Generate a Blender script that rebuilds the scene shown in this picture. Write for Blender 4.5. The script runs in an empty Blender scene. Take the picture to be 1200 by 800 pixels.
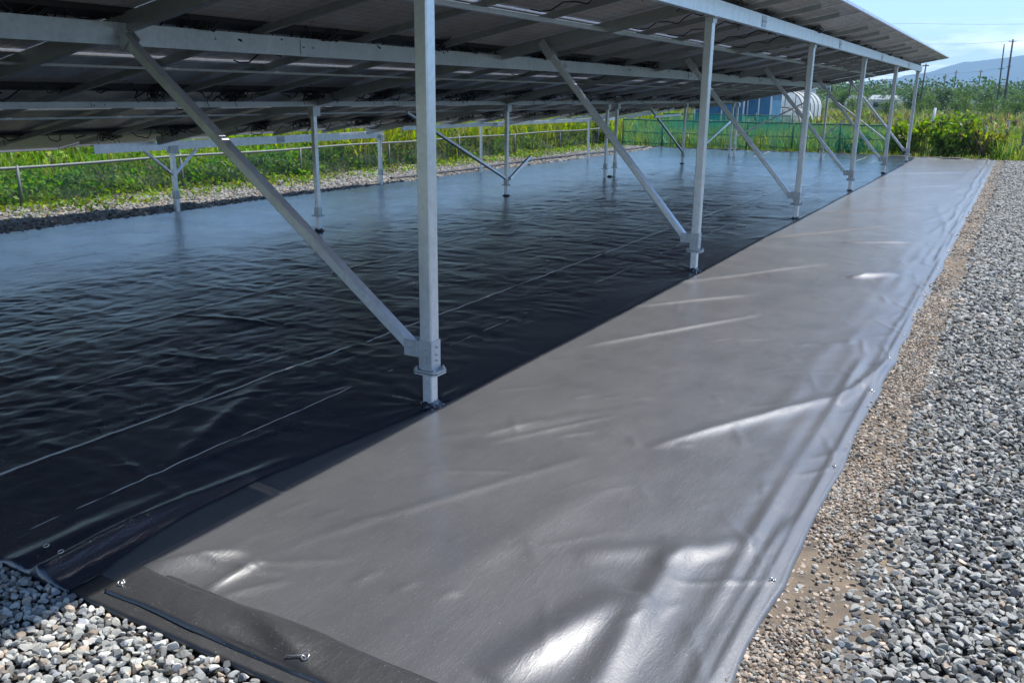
import bpy, math, random
import numpy as np
from mathutils import Matrix, Vector

rng = np.random.default_rng(7)
random.seed(7)
S = bpy.context.scene
col = S.collection
R = math.radians

# ------------------------------------------------------------------ camera
CAM_H = 1.6
def make_camera():
    yaw, pitch, roll = 0.513163, 0.274464, 0.010631
    f = Vector((-math.sin(yaw)*math.cos(pitch), math.cos(yaw)*math.cos(pitch), -math.sin(pitch)))
    r = Vector((math.cos(yaw), math.sin(yaw), 0)); u = r.cross(f)
    r2 = r*math.cos(roll)+u*math.sin(roll); u2 = -r*math.sin(roll)+u*math.cos(roll)
    cd = bpy.data.cameras.new('camera'); co = bpy.data.objects.new('camera', cd); col.objects.link(co)
    m = Matrix((( r2.x, u2.x, -f.x, 0), (r2.y, u2.y, -f.y, 0), (r2.z, u2.z, -f.z, CAM_H), (0, 0, 0, 1)))
    co.matrix_world = m
    cd.sensor_width = 36; cd.lens = 1025.39/1200*36; cd.clip_start = 0.05; cd.clip_end = 30000
    S.camera = co
make_camera()

# ------------------------------------------------------------------ light
SUNV = Vector((0.23, 0.50, 1.0)).normalized()
EL = math.asin(SUNV.z); AZ = math.atan2(SUNV.x, SUNV.y)
w = bpy.data.worlds.new('World'); S.world = w; w.use_nodes = True
nt = w.node_tree; N = nt.nodes; L = nt.links; N.clear()
wo = N.new('ShaderNodeOutputWorld'); bg = N.new('ShaderNodeBackground'); sk = N.new('ShaderNodeTexSky')
sk.sky_type = 'NISHITA'; sk.sun_disc = False; sk.sun_elevation = EL; sk.sun_rotation = AZ
sk.air_density = 0.8; sk.dust_density = 0.03; sk.ozone_density = 4.5; sk.altitude = 50
tc = N.new('ShaderNodeTexCoord'); sep = N.new('ShaderNodeSeparateXYZ'); L.new(tc.outputs['Generated'], sep.inputs[0])
mp = N.new('ShaderNodeMapping'); mp.inputs['Scale'].default_value = (5, 5, 26); mp.inputs['Location'].default_value = (0.4, 0.2, 0.35)
L.new(tc.outputs['Generated'], mp.inputs[0])
nz = N.new('ShaderNodeTexNoise'); nz.inputs['Scale'].default_value = 1.6; nz.inputs['Detail'].default_value = 7; nz.inputs['Roughness'].default_value = .62
L.new(mp.outputs[0], nz.inputs[0])
cr = N.new('ShaderNodeMapRange'); cr.inputs[1].default_value = .42; cr.inputs[2].default_value = .64; L.new(nz.outputs[0], cr.inputs[0])
lo = N.new('ShaderNodeMapRange'); lo.inputs[1].default_value = .078; lo.inputs[2].default_value = .048; lo.clamp = True; L.new(sep.outputs[2], lo.inputs[0])
mu = N.new('ShaderNodeMath'); mu.operation = 'MULTIPLY'; L.new(cr.outputs[0], mu.inputs[0]); L.new(lo.outputs[0], mu.inputs[1])
m2 = N.new('ShaderNodeMath'); m2.operation = 'MULTIPLY'; m2.inputs[1].default_value = 1.0; L.new(mu.outputs[0], m2.inputs[0])
mx = N.new('ShaderNodeMixRGB'); mx.inputs[2].default_value = (14, 14.6, 15.4, 1)
L.new(m2.outputs[0], mx.inputs[0]); L.new(sk.outputs[0], mx.inputs[1])
L.new(mx.outputs[0], bg.inputs[0]); bg.inputs[1].default_value = 0.135; L.new(bg.outputs[0], wo.inputs[0])
sd = bpy.data.lights.new('sun', 'SUN'); sd.energy = 4.2; sd.angle = R(.53); sd.color = (1, .965, .92)
so = bpy.data.objects.new('sun', sd); col.objects.link(so)
so.rotation_euler = SUNV.to_track_quat('Z', 'Y').to_euler(); so.location = (0, 0, 30)
S.view_settings.view_transform = 'Standard'; S.view_settings.look = 'None'
S.view_settings.exposure = 0.7; S.view_settings.gamma = 1; S.view_settings.use_curve_mapping = False

# ------------------------------------------------------------------ helpers
def mat(name, base=(.5,.5,.5), rough=.5, metal=0, spec=.5):
    m = bpy.data.materials.new(name); m.use_nodes = True
    b = m.node_tree.nodes['Principled BSDF']
    b.inputs['Base Color'].default_value = (*base, 1); b.inputs['Roughness'].default_value = rough
    b.inputs['Metallic'].default_value = metal; b.inputs['Specular IOR Level'].default_value = spec
    return m, m.node_tree, b

def noise(ntree, scale, detail=4, rough=.55, coord='Object', vscale=None):
    t = ntree.nodes.new('ShaderNodeTexCoord'); n = ntree.nodes.new('ShaderNodeTexNoise')
    n.inputs['Scale'].default_value = scale; n.inputs['Detail'].default_value = detail; n.inputs['Roughness'].default_value = rough
    src = t.outputs[coord]
    if vscale:
        mp = ntree.nodes.new('ShaderNodeMapping'); mp.inputs['Scale'].default_value = vscale
        ntree.links.new(src, mp.inputs[0]); src = mp.outputs[0]
    ntree.links.new(src, n.inputs[0]); return n
def ramp(ntree, src, stops):
    r = ntree.nodes.new('ShaderNodeValToRGB'); e = r.color_ramp.elements
    while len(e) < len(stops): e.new(.5)
    for i, (p, c) in enumerate(stops):
        e[i].position = p; e[i].color = (*c, 1) if len(c) == 3 else c
    ntree.links.new(src, r.inputs[0]); return r
def bump(ntree, b, src, strength, dist, prev=None):
    bp = ntree.nodes.new('ShaderNodeBump'); bp.inputs['Strength'].default_value = strength; bp.inputs['Distance'].default_value = dist
    ntree.links.new(src, bp.inputs['Height'])
    if prev: ntree.links.new(prev.outputs[0], bp.inputs['Normal'])
    ntree.links.new(bp.outputs[0], b.inputs['Normal']); return bp
def mrange(ntree, src, a, b, c, d):
    n = ntree.nodes.new('ShaderNodeMapRange')
    for i, v in zip((1,2,3,4), (a,b,c,d)): n.inputs[i].default_value = v
    ntree.links.new(src, n.inputs[0]); return n

def tag(o, label=None, cat=None, group=None, kind=None):
    if label: o['label'] = label
    if cat: o['category'] = cat
    if group: o['group'] = group
    if kind: o['kind'] = kind
    return o
def mesh_obj(name, verts, faces, material, parent=None, smooth=False):
    me = bpy.data.meshes.new(name)
    me.from_pydata([tuple(v) for v in verts], [], [tuple(f) for f in faces])
    me.update()
    if smooth: me.polygons.foreach_set('use_smooth', [True]*len(me.polygons))
    if material: me.materials.append(material)
    o = bpy.data.objects.new(name, me); col.objects.link(o)
    if parent: attach(o, parent)
    return o
def attach(o, p):
    o.parent = p
    loc = p.location.copy(); q = p
    while q.parent is not None:
        q = q.parent; loc = loc + q.location if p.type == 'EMPTY' else q.location.copy()
    # meshes are built in world coordinates: cancel the parent's own offset
    o.matrix_parent_inverse = world_of(p).inverted()
def world_of(p):
    m = p.matrix_parent_inverse @ Matrix.LocRotScale(p.location, p.rotation_euler, p.scale) if p.parent else Matrix.LocRotScale(p.location, p.rotation_euler, p.scale)
    return world_of(p.parent) @ m if p.parent else m
def fast_mesh(name, V, F, material, colors=None, smooth=False, parent=None):
    """V (n,3), F (m,k) constant k. colors per vertex (n,3)."""
    V = np.ascontiguousarray(V, dtype=np.float32); F = np.ascontiguousarray(F, dtype=np.int32)
    k = F.shape[1]; me = bpy.data.meshes.new(name)
    me.vertices.add(len(V)); me.vertices.foreach_set('co', V.ravel())
    me.loops.add(F.size); me.loops.foreach_set('vertex_index', F.ravel())
    me.polygons.add(len(F)); me.polygons.foreach_set('loop_start', np.arange(0, F.size, k, dtype=np.int32))
    me.polygons.foreach_set('loop_total', np.full(len(F), k, dtype=np.int32))
    me.polygons.foreach_set('use_smooth', np.full(len(F), smooth, dtype=bool))
    me.update(calc_edges=True)
    if colors is not None:
        a = me.color_attributes.new('col', 'FLOAT_COLOR', 'POINT')
        c = np.ones((len(V), 4), dtype=np.float32); c[:, :3] = colors; a.data.foreach_set('color', c.ravel())
    me.materials.append(material)
    o = bpy.data.objects.new(name, me); col.objects.link(o)
    if parent: attach(o, parent)
    return o
def empty(name, loc, parent=None):
    o = bpy.data.objects.new(name, None); o.empty_display_size = .2; o.location = loc; col.objects.link(o)
    return o
def copy_tree(o, offset=None, parent=None):
    c = o.copy(); col.objects.link(c)
    if parent is not None:
        inv = o.matrix_parent_inverse.copy(); c.parent = parent; c.matrix_parent_inverse = inv
    if offset is not None: c.location = Vector(c.location)+Vector(offset)
    for ch in list(o.children):
        d = copy_tree(ch, None, c)
    return c

class MB:
    def __init__(s): s.v = []; s.f = []
    def add(s, v, f):
        n = len(s.v); s.v += [tuple(p) for p in v]; s.f += [tuple(i+n for i in q) for q in f]; return s
    def prism(s, a, b, up, w, h, bev=.004):
        """bevelled rectangular bar a->b; w across, h along 'up'."""
        a = Vector(a); b = Vector(b); d = (b-a).normalized(); up = Vector(up)
        side = d.cross(up).normalized(); up = side.cross(d).normalized()
        w /= 2; h /= 2
        pr = [(-w+bev,-h),(w-bev,-h),(w,-h+bev),(w,h-bev),(w-bev,h),(-w+bev,h),(-w,h-bev),(-w,-h+bev)]
        v = [a+side*x+up*y for x, y in pr]+[b+side*x+up*y for x, y in pr]
        f = [(i, (i+1) % 8, 8+(i+1) % 8, 8+i) for i in range(8)]+[tuple(range(7, -1, -1)), tuple(range(8, 16))]
        return s.add(v, f)
    def profile(s, a, b, up, pts):
        """closed 2D outline extruded from a to b"""
        a = Vector(a); b = Vector(b); d = (b-a).normalized(); up = Vector(up)
        side = d.cross(up).normalized(); up = side.cross(d).normalized(); n = len(pts)
        v = [a+side*x+up*y for x, y in pts]+[b+side*x+up*y for x, y in pts]
        f = [(i, (i+1) % n, n+(i+1) % n, n+i) for i in range(n)]+[tuple(range(n-1, -1, -1)), tuple(range(n, 2*n))]
        return s.add(v, f)
    def box(s, c, d, bev=0.0):
        c = Vector(c); return s.prism(c-Vector((0, 0, d[2]/2)), c+Vector((0, 0, d[2]/2)), (0, 1, 0), d[0], d[1], max(bev, .0008))
    def tube(s, pts, r, seg=8):
        pts = [Vector(p) for p in pts]; rs = r if isinstance(r, (list, tuple)) else [r]*len(pts)
        v = []; f = []
        for i, p in enumerate(pts):
            d = (pts[min(i+1, len(pts)-1)]-pts[max(i-1, 0)]).normalized()
            ref = Vector((0, 0, 1)) if abs(d.z) < .9 else Vector((1, 0, 0))
            x = d.cross(ref).normalized(); y = x.cross(d)
            v += [p+(x*math.cos(2*math.pi*k/seg)+y*math.sin(2*math.pi*k/seg))*rs[i] for k in range(seg)]
        for i in range(len(pts)-1):
            for k in range(seg):
                f.append((i*seg+k, i*seg+(k+1) % seg, (i+1)*seg+(k+1) % seg, (i+1)*seg+k))
        f += [tuple(range(seg-1, -1, -1)), tuple((len(pts)-1)*seg+k for k in range(seg))]
        return s.add(v, f)
    def torus(s, c, n, Rr, r, a=16, b=6):
        c = Vector(c); n = Vector(n).normalized(); x = n.orthogonal().normalized(); y = n.cross(x); v = []; f = []
        for i in range(a):
            t = 2*math.pi*i/a; d = x*math.cos(t)+y*math.sin(t)
            for j in range(b):
                q = 2*math.pi*j/b; v.append(c+d*(Rr+r*math.cos(q))+n*r*math.sin(q))
        for i in range(a):
            for j in range(b):
                f.append((i*b+j, ((i+1) % a)*b+j, ((i+1) % a)*b+(j+1) % b, i*b+(j+1) % b))
        return s.add(v, f)
    def build(s, name, m, parent=None, smooth=False):
        return mesh_obj(name, s.v, s.f, m, parent, smooth)

# smooth 2D value noise
_tab = np.random.default_rng(3).random((256, 256))
def vn(x, y):
    xi = np.floor(x).astype(int); yi = np.floor(y).astype(int); fx = x-xi; fy = y-yi
    fx = fx*fx*fx*(fx*(fx*6-15)+10); fy = fy*fy*fy*(fy*(fy*6-15)+10)
    a = _tab[xi & 255, yi & 255]; b = _tab[(xi+1) & 255, yi & 255]; c = _tab[xi & 255, (yi+1) & 255]; d = _tab[(xi+1) & 255, (yi+1) & 255]
    return (a*(1-fx)+b*fx)*(1-fy)+(c*(1-fx)+d*fx)*fy
def fbm(x, y, o=3):
    s = 0; a = .5; k = 1
    for i in range(o):
        s = s+a*(vn(x*k+17*i, y*k+31*i)-.5)*2; a *= .5; k *= 2.03
    return s

# ------------------------------------------------------------------ materials
# galvanised steel / aluminium
def metal_mat(name, base, rough, metal=.85, sc=7):
    m, t, b = mat(name, base, rough, metal)
    n = noise(t, sc, 5, .6, 'Object', (1, 1, .25)); 
    r = ramp(t, n.outputs[0], [(.3, tuple(c*.90 for c in base)), (.5, base), (.72, tuple(min(1, c*1.08) for c in base))])
    vo = t.nodes.new('ShaderNodeTexVoronoi'); vo.inputs['Scale'].default_value = 38; tc_ = t.nodes.new('ShaderNodeTexCoord'); t.links.new(tc_.outputs['Object'], vo.inputs['Vector'])
    hv = t.nodes.new('ShaderNodeSeparateColor'); t.links.new(vo.outputs['Color'], hv.inputs[0]); vr = mrange(t, hv.outputs[0], 0, 1, .95, 1.06)
    mm = t.nodes.new('ShaderNodeVectorMath'); mm.operation = 'SCALE'; t.links.new(r.outputs[0], mm.inputs[0]); t.links.new(vr.outputs[0], mm.inputs['Scale']); t.links.new(mm.outputs[0], b.inputs['Base Color'])
    n2 = noise(t, 60, 3, .5); q = mrange(t, n2.outputs[0], .3, .7, rough-.03, rough+.06); t.links.new(q.outputs[0], b.inputs['Roughness'])
    n3 = noise(t, 30, 3, .5, 'Object', (1, 1, .2)); bump(t, b, n3.outputs[0], .05, .001)
    return m
M_steel = metal_mat('galvanised_steel', (.72, .745, .76), .38, .85)
M_steel_shade = metal_mat('galvanised_steel_shade_tone', (.36, .375, .38), .42, .7)  # same galvanised steel, under-panel shade put into a darker base colour
M_plate = metal_mat('zinc_plate', (.52, .55, .57), .45, .8, 30)
M_alu = metal_mat('aluminium_frame', (.62, .63, .65), .34, .9)
M_bolt = metal_mat('bolt_steel', (.6, .6, .58), .3, .95)
M_black, _, _ = mat('black_rubber', (.012, .012, .013), .55)

# module back: dark cells with pale grid lines behind a clear back
def module_mat():
    m, t, b = mat('module_back', (.2, .2, .2), .32, 0, .5)
    g = t.nodes.new('ShaderNodeTexCoord'); s = t.nodes.new('ShaderNodeSeparateXYZ'); t.links.new(g.outputs['Object'], s.inputs[0])
    def lines(out, period, wd, off=0):
        a = t.nodes.new('ShaderNodeMath'); a.operation = 'ADD'; a.inputs[1].default_value = off+100*period; t.links.new(out, a.inputs[0])
        d = t.nodes.new('ShaderNodeMath'); d.operation = 'MODULO'; d.inputs[1].default_value = period; t.links.new(a.outputs[0], d.inputs[0])
        c = t.nodes.new('ShaderNodeMath'); c.operation = 'LESS_THAN'; c.inputs[1].default_value = wd; t.links.new(d.outputs[0], c.inputs[0]); return c
    l1 = lines(s.outputs[0], .0915, .006); l2 = lines(s.outputs[1], .183, .008)
    mxx = t.nodes.new('ShaderNodeMath'); mxx.operation = 'MAXIMUM'; t.links.new(l1.outputs[0], mxx.inputs[0]); t.links.new(l2.outputs[0], mxx.inputs[1])
    n = noise(t, 3, 4, .6, 'Object', (1, .4, 1)); r = ramp(t, n.outputs[0], [(.3, (.38, .35, .33)), (.7, (.52, .485, .46))])
    mi = t.nodes.new('ShaderNodeMixRGB'); mi.inputs[2].default_value = (.78, .76, .74, 1); t.links.new(mxx.outputs[0], mi.inputs[0]); t.links.new(r.outputs[0], mi.inputs[1])
    oi = t.nodes.new('ShaderNodeObjectInfo'); orr = mrange(t, oi.outputs['Random'], 0, 1, .72, 1.15)
    vm = t.nodes.new('ShaderNodeVectorMath'); vm.operation = 'SCALE'; t.links.new(mi.outputs[0], vm.inputs[0]); t.links.new(orr.outputs[0], vm.inputs['Scale']); t.links.new(vm.outputs[0], b.inputs['Base Color'])
    q = noise(t, 14, 3); rr = mrange(t, q.outputs[0], .3, .7, .25, .5); t.links.new(rr.outputs[0], b.inputs['Roughness'])
    return m
M_mod = module_mat()

# black plastic film
def film_mat(name, base, dust, r0, r1):
    m, t, b = mat(name, base, .4, 0, 1.0)
    n = noise(t, .9, 5, .6); r = ramp(t, n.outputs[0], [(.32, base), (.72, dust)])
    sc = noise(t, 55, 2, .5, 'Object', (1, .12, 1)); rs = ramp(t, sc.outputs[0], [(.69, (0, 0, 0)), (.75, (1, 1, 1))])
    mi = t.nodes.new('ShaderNodeMixRGB'); mi.inputs[2].default_value = (.11, .11, .105, 1)
    mf = t.nodes.new('ShaderNodeMath'); mf.operation = 'MULTIPLY'; mf.inputs[1].default_value = .4; t.links.new(rs.outputs[0], mf.inputs[0])
    t.links.new(mf.outputs[0], mi.inputs[0]); t.links.new(r.outputs[0], mi.inputs[1])
    sp = noise(t, 210, 1, .5); rp = ramp(t, sp.outputs[0], [(.73, (0, 0, 0)), (.77, (1, 1, 1))]); md = t.nodes.new('ShaderNodeMixRGB'); md.inputs[2].default_value = (.30, .29, .27, 1)
    t.links.new(rp.outputs[0], md.inputs[0]); t.links.new(mi.outputs[0], md.inputs[1]); mi = md
    t.links.new(mi.outputs[0], b.inputs['Base Color'])
    n2 = noise(t, 2.3, 6, .65); q = mrange(t, n2.outputs[0], .3, .7, r0, r1); t.links.new(q.outputs[0], b.inputs['Roughness'])
    a = noise(t, 9, 5, .6, 'Object', (1, .55, 1)); b1 = bump(t, b, a.outputs[0], .16 if not name.endswith('shaded') else .35, .012)
    c = noise(t, 95, 4, .65); b2 = bump(t, b, c.outputs[0], .34, .0018, b1)
    k = noise(t, 22, 4, .6, 'Object', (1, .22, 1)); kk = ramp(t, k.outputs[0], [(.44, (0, 0, 0)), (.5, (1, 1, 1)), (.56, (0, 0, 0))]); bump(t, b, kk.outputs[0], .13, .0022, b2)
    b.inputs['Coat Weight'].default_value = .55; b.inputs['Coat Roughness'].default_value = .24; b.inputs['Coat IOR'].default_value = 1.5
    if name.endswith('shaded'):
        b.inputs['Coat Weight'].default_value = .45; b.inputs['Coat Roughness'].default_value = .24; b.inputs['Coat IOR'].default_value = 1.6
        # whitened straight creases where the film was folded on its roll
        g = t.nodes.new('ShaderNodeTexCoord'); s = t.nodes.new('ShaderNodeSeparateXYZ'); t.links.new(g.outputs['Object'], s.inputs[0])
        wob = noise(t, .9, 2); prev = None
        def M(op, a, b_=None):
            q = t.nodes.new('ShaderNodeMath'); q.operation = op
            for i, v in enumerate((a, b_)):
                if v is None: continue
                if isinstance(v, (int, float)): q.inputs[i].default_value = v
                else: t.links.new(v, q.inputs[i])
            return q.outputs[0]
        for x0, sl, wd, thr in ((-3.56, -.004, .012, .36), (-5.10, -.055, .013, .38), (-4.30, -.02, .005, .47), (-3.02, -.01, .005, .50), (-6.3, -.03, .008, .40), (-7.9, -.01, .009, .40)):
            c = M('SUBTRACT', s.outputs[0], M('ADD', M('MULTIPLY', s.outputs[1], sl), x0-3*sl))
            c = M('ABSOLUTE', M('SUBTRACT', c, M('MULTIPLY', M('SUBTRACT', wob.outputs[0], .5), .05)))
            ln = M('SUBTRACT', 1.0, M('MINIMUM', M('DIVIDE', c, wd), 1.0))
            mk = noise(t, 1.1, 4, .7, 'Object', (.4, 1, 1)); mk2 = mrange(t, M('ADD', mk.outputs[0], .013*x0+.04), thr, thr+.06, 0, 1)
            f = M('MULTIPLY', ln, mk2.outputs[0]); prev = f if prev is None else M('MAXIMUM', prev, f)
        m4 = t.nodes.new('ShaderNodeMixRGB'); m4.inputs[2].default_value = (.80, .76, .68, 1); t.links.new(M('MINIMUM', M('MULTIPLY', prev, 2.0), 1.0), m4.inputs[0]); t.links.new(mi.outputs[0], m4.inputs[1]); t.links.new(m4.outputs[0], b.inputs['Base Color'])
    return m
M_film_lit = film_mat('black_film_lit', (.060, .062, .066), (.086, .087, .089), .40, .50)  # sunlit copy of the film, glare greyed into its base colour
M_film_shade = film_mat('black_film_shaded', (.005, .012, .028), (.010, .017, .034), .16, .30)  # same film beneath the panels, their shade painted in as near-black navy

M_hem = film_mat('black_film_hem', (.016, .017, .019), (.030, .030, .031), .42, .52)

def attr_mat(name, rough=.8, trans=0, spec=.3):
    m, t, b = mat(name, (.3, .3, .3), rough, 0, spec)
    a = t.nodes.new('ShaderNodeAttribute'); a.attribute_name = 'col'; t.links.new(a.outputs['Color'], b.inputs['Base Color'])
    if trans:
        tr = t.nodes.new('ShaderNodeBsdfTranslucent'); hs = t.nodes.new('ShaderNodeHueSaturation'); hs.inputs['Value'].default_value = 1.7; hs.inputs['Saturation'].default_value = 1.15
        t.links.new(a.outputs['Color'], hs.inputs['Color']); t.links.new(hs.outputs[0], tr.inputs[0])
        mx = t.nodes.new('ShaderNodeMixShader'); mx.inputs[0].default_value = trans
        t.links.new(b.outputs[0], mx.inputs[1]); t.links.new(tr.outputs[0], mx.inputs[2])
        t.links.new(mx.outputs[0], t.nodes['Material Output'].inputs[0])
    return m, t, b
M_stone, st, sb = attr_mat('stone', .85, 0, .3)
n = noise(st, 160, 3); bump(st, sb, n.outputs[0], .3, .002)
M_leaf, _, _ = attr_mat('leaf', .5, .42, .35)
M_bark, bt, bb = mat('bark', (.12, .09, .065), .9)

# ------------------------------------------------------------------ ground
def ground_mat():
    m, t, b = mat('field_soil', (.1, .12, .05), .95, 0, .1)
    n = noise(t, .12, 6, .6); r = ramp(t, n.outputs[0], [(.3, (.045, .075, .018)), (.5, (.08, .10, .035)), (.7, (.13, .12, .06))])
    t.links.new(r.outputs[0], b.inputs['Base Color']); c = noise(t, 3, 5); bump(t, b, c.outputs[0], .6, .1)
    return m
g = mesh_obj('ground', [(-12000, -2000, -.03), (12000, -2000, -.03), (12000, 12000, -.03), (-12000, 12000, -.03)], [(0, 1, 2, 3)], ground_mat()); g['kind'] = 'structure'
def bed_mat():
    m, t, b = mat('gravel_bed_soil', (.1, .1, .1), .95, 0, .15)
    n = noise(t, 30, 5, .7); r = ramp(t, n.outputs[0], [(.3, (.03, .028, .025)), (.7, (.10, .09, .075))])
    t.links.new(r.outputs[0], b.inputs['Base Color']); v = noise(t, 45, 4); bump(t, b, v.outputs[0], .9, .02)
    return m
M_bed = bed_mat()
g = mesh_obj('gravel_ground', [(-12.6, -3, -.012), (6, -3, -.012), (6, 27.9, -.012), (-12.6, 27.9, -.012)], [(0, 1, 2, 3)], M_bed); g['kind'] = 'structure'
# sandy strip showing beside the sheet
def sand_mat():
    m, t, b = mat('sand', (.35, .27, .18), .95, 0, .1)
    n = noise(t, 6, 5, .6); r = ramp(t, n.outputs[0], [(.3, (.13, .11, .09)), (.6, (.24, .19, .14)), (.75, (.34, .25, .15))])
    t.links.new(r.outputs[0], b.inputs['Base Color']); v = noise(t, 120, 4, .7); bump(t, b, v.outputs[0], .8, .01)
    return m
xs = np.linspace(-.62, -.12, 12); ys = np.linspace(.6, 27.6, 240)
X, Y = np.meshgrid(xs, ys, indexing='ij'); Z = .004+.006*fbm(X*7, Y*7)+.004
Z[-1, :] = -.014; Z[0, :] = -.01
X = X+(X > -.3)*.06*fbm(Y*1.3, Y*0+3.3)
idx = np.arange(X.size).reshape(X.shape)
F = np.stack([idx[:-1, :-1], idx[1:, :-1], idx[1:, 1:], idx[:-1, 1:]], -1).reshape(-1, 4)
o = fast_mesh('sand_strip', np.stack([X, Y, Z], -1).reshape(-1, 3), F, sand_mat(), smooth=True); o['kind'] = 'structure'

# ------------------------------------------------------------------ gravel stones
def ico(sub):
    import bmesh
    bm = bmesh.new(); bmesh.ops.create_icosphere(bm, subdivisions=sub, radius=1)
    v = np.array([p.co[:] for p in bm.verts]); f = np.array([[q.index for q in p.verts] for p in bm.faces]); bm.free(); return v, f
ICO1 = ico(1); ICO2 = ico(2)
def stones(name, P, size, colors, kind, label, cat):
    """P (n,3) centres, size (n,), colours (n,3)."""
    v, f = ICO2 if kind == 2 else ICO1
    nproto = 24; protos = []
    for i in range(nproto):
        q = v*(1+.16*rng.standard_normal((len(v), 1))) if kind == 1 else v.copy()
        if kind == 2:
            # cut by random planes -> crushed stone
            for _ in range(8):
                d = rng.standard_normal(3); d /= np.linalg.norm(d); h = rng.uniform(.36, .78)
                dist = q@d; q = np.where((dist > h)[:, None], q-d*(dist-h)[:, None], q)
        q = q*rng.uniform([.95, .75, .6], [1.45, 1.15, 1.0]); protos.append(q)
    protos = np.array(protos); n = len(P); k = rng.integers(0, nproto, n); A = protos[k]
    a, b_ = rng.uniform(0, 2*np.pi, n), rng.normal(0, .55, n)
    ca, sa, cb, sb_ = np.cos(a), np.sin(a), np.cos(b_), np.sin(b_)
    Rm = np.zeros((n, 3, 3)); Rm[:, 0, 0] = ca; Rm[:, 0, 1] = -sa*cb; Rm[:, 0, 2] = sa*sb_; Rm[:, 1, 0] = sa; Rm[:, 1, 1] = ca*cb; Rm[:, 1, 2] = -ca*sb_; Rm[:, 2, 1] = sb_; Rm[:, 2, 2] = cb
    W = np.einsum('nij,nvj->nvi', Rm, A)*size[:, None, None]+P[:, None, :]
    FF = (f[None]+(np.arange(n)*len(v))[:, None, None]).reshape(-1, 3)
    C = np.repeat(colors[:, None, :], len(v), 1).reshape(-1, 3)
    o = fast_mesh(name, W.reshape(-1, 3), FF, M_stone, C)
    tag(o, label, cat, None, 'stuff'); return o
def scatter(x0, x1, y0, y1, sp, keep=None):
    xs = np.arange(x0, x1, sp); ys = np.arange(y0, y1, sp); X, Y = np.meshgrid(xs, ys); X = X.ravel()+rng.uniform(-.6, .6, X.size)*sp; Y = Y.ravel()+rng.uniform(-.6, .6, Y.size)*sp
    if keep is not None: k = keep(X, Y); X, Y = X[k], Y[k]
    return X, Y
def stone_cols(n, warm, bright=1.0):
    g = rng.uniform(.10, .46, n)*bright; tint = rng.random(n)
    c = np.stack([g*1.0, g*1.0, g*.91], -1)
    c[tint > .86] = (g[:, None]*np.array([1.25, 1.2, 1.1]))[tint > .86]
    c[tint < .10] = (g[:, None]*np.array([.62, .64, .66]))[tint < .10]
    wc = np.stack([g*1.28, g*1.04, g*.80], -1); wm = rng.random(n) < warm; c[wm] = wc[wm]
    return np.clip(c, .03, .62)
def warmf(X, Y):
    e = -.30+.05*fbm(Y*1.1, Y*0+9.1)
    return np.clip((e-X)/.14+.4, .04, .8)*np.where(Y > 8, .6, 1)
def hmap(X, Y): return .012*fbm(X*2.2, Y*2.2)
# right side, near
for nm, y0, y1, sp, s0, s1, kd in (('gravel', 1.2, 7.0, .0195, .0095, .0185, 2), ('gravel', 7.0, 27.6, .030, .013, .024, 1)):
    X, Y = scatter(-.545, 1.6 if y0 < 5 else 2.6, y0, y1, sp, lambda x, y: (rng.random(x.size) > np.where(x < -.27+.05*np.sin(y*2.1), .12+.5*np.clip(fbm(x*5+3, y*1.6, 2)*2.2, 0, 1), 0)))
    wf = warmf(X, Y); sz = rng.uniform(s0, s1, X.size)*np.where(X < -.28, .72, 1)*np.where(rng.random(X.size) > .96, 1.35, 1)
    Zp = np.maximum(hmap(X, Y), -.004)*.9+sz*.35+rng.uniform(-.006, .013, X.size)*np.where(X < -.28, .4, 1)
    stones(nm, np.stack([X, Y, Zp], -1), sz, stone_cols(X.size, wf), kd, 'grey crushed gravel beside the right edge of the black sheet' if y0 < 5 else 'far stretch of grey gravel running to the weeds', 'gravel')
X, Y = scatter(-.56, -.20, 1.4, 9, .0125, lambda x, y: fbm(x*4+1, y*1.4, 2)+rng.uniform(-.25, .25, x.size) > -.18+.25*(x > -.30))
sz = rng.uniform(.004, .009, X.size); stones('gravel', np.stack([X, Y, .006+sz*.4+rng.uniform(0, .006, X.size)], -1), sz, stone_cols(X.size, .75, 1.05)*.9, 1, 'small pinkish brown stones on the sandy strip along the sheet edge', 'gravel')
# near left corner: paler, rounder pebbles
X, Y = scatter(-6.2, -.3, .2, 1.66, .0205, lambda x, y: (y < 1.495) & ((x < -.62) | (y < 1.2)))
sz = rng.uniform(.009, .0185, X.size); Zp = sz*.4+rng.uniform(-.004, .008, X.size)
cc = stone_cols(X.size, .14, 1.25); stones('gravel', np.stack([X, Y, Zp], -1), sz, cc, 2, 'pale pebbles in front of the near end of the sheet', 'gravel')
# behind the sheet
X, Y = scatter(-12.2, -9.9, 3.5, 27.5, .042)
sz = rng.uniform(.018, .034, X.size); Zp = sz*.5+rng.uniform(0, .012, X.size)
stones('gravel', np.stack([X, Y, Zp], -1), sz, stone_cols(X.size, .2, .8), 1, 'gravel strip between the black sheet and the grey net fence', 'gravel')

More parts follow.
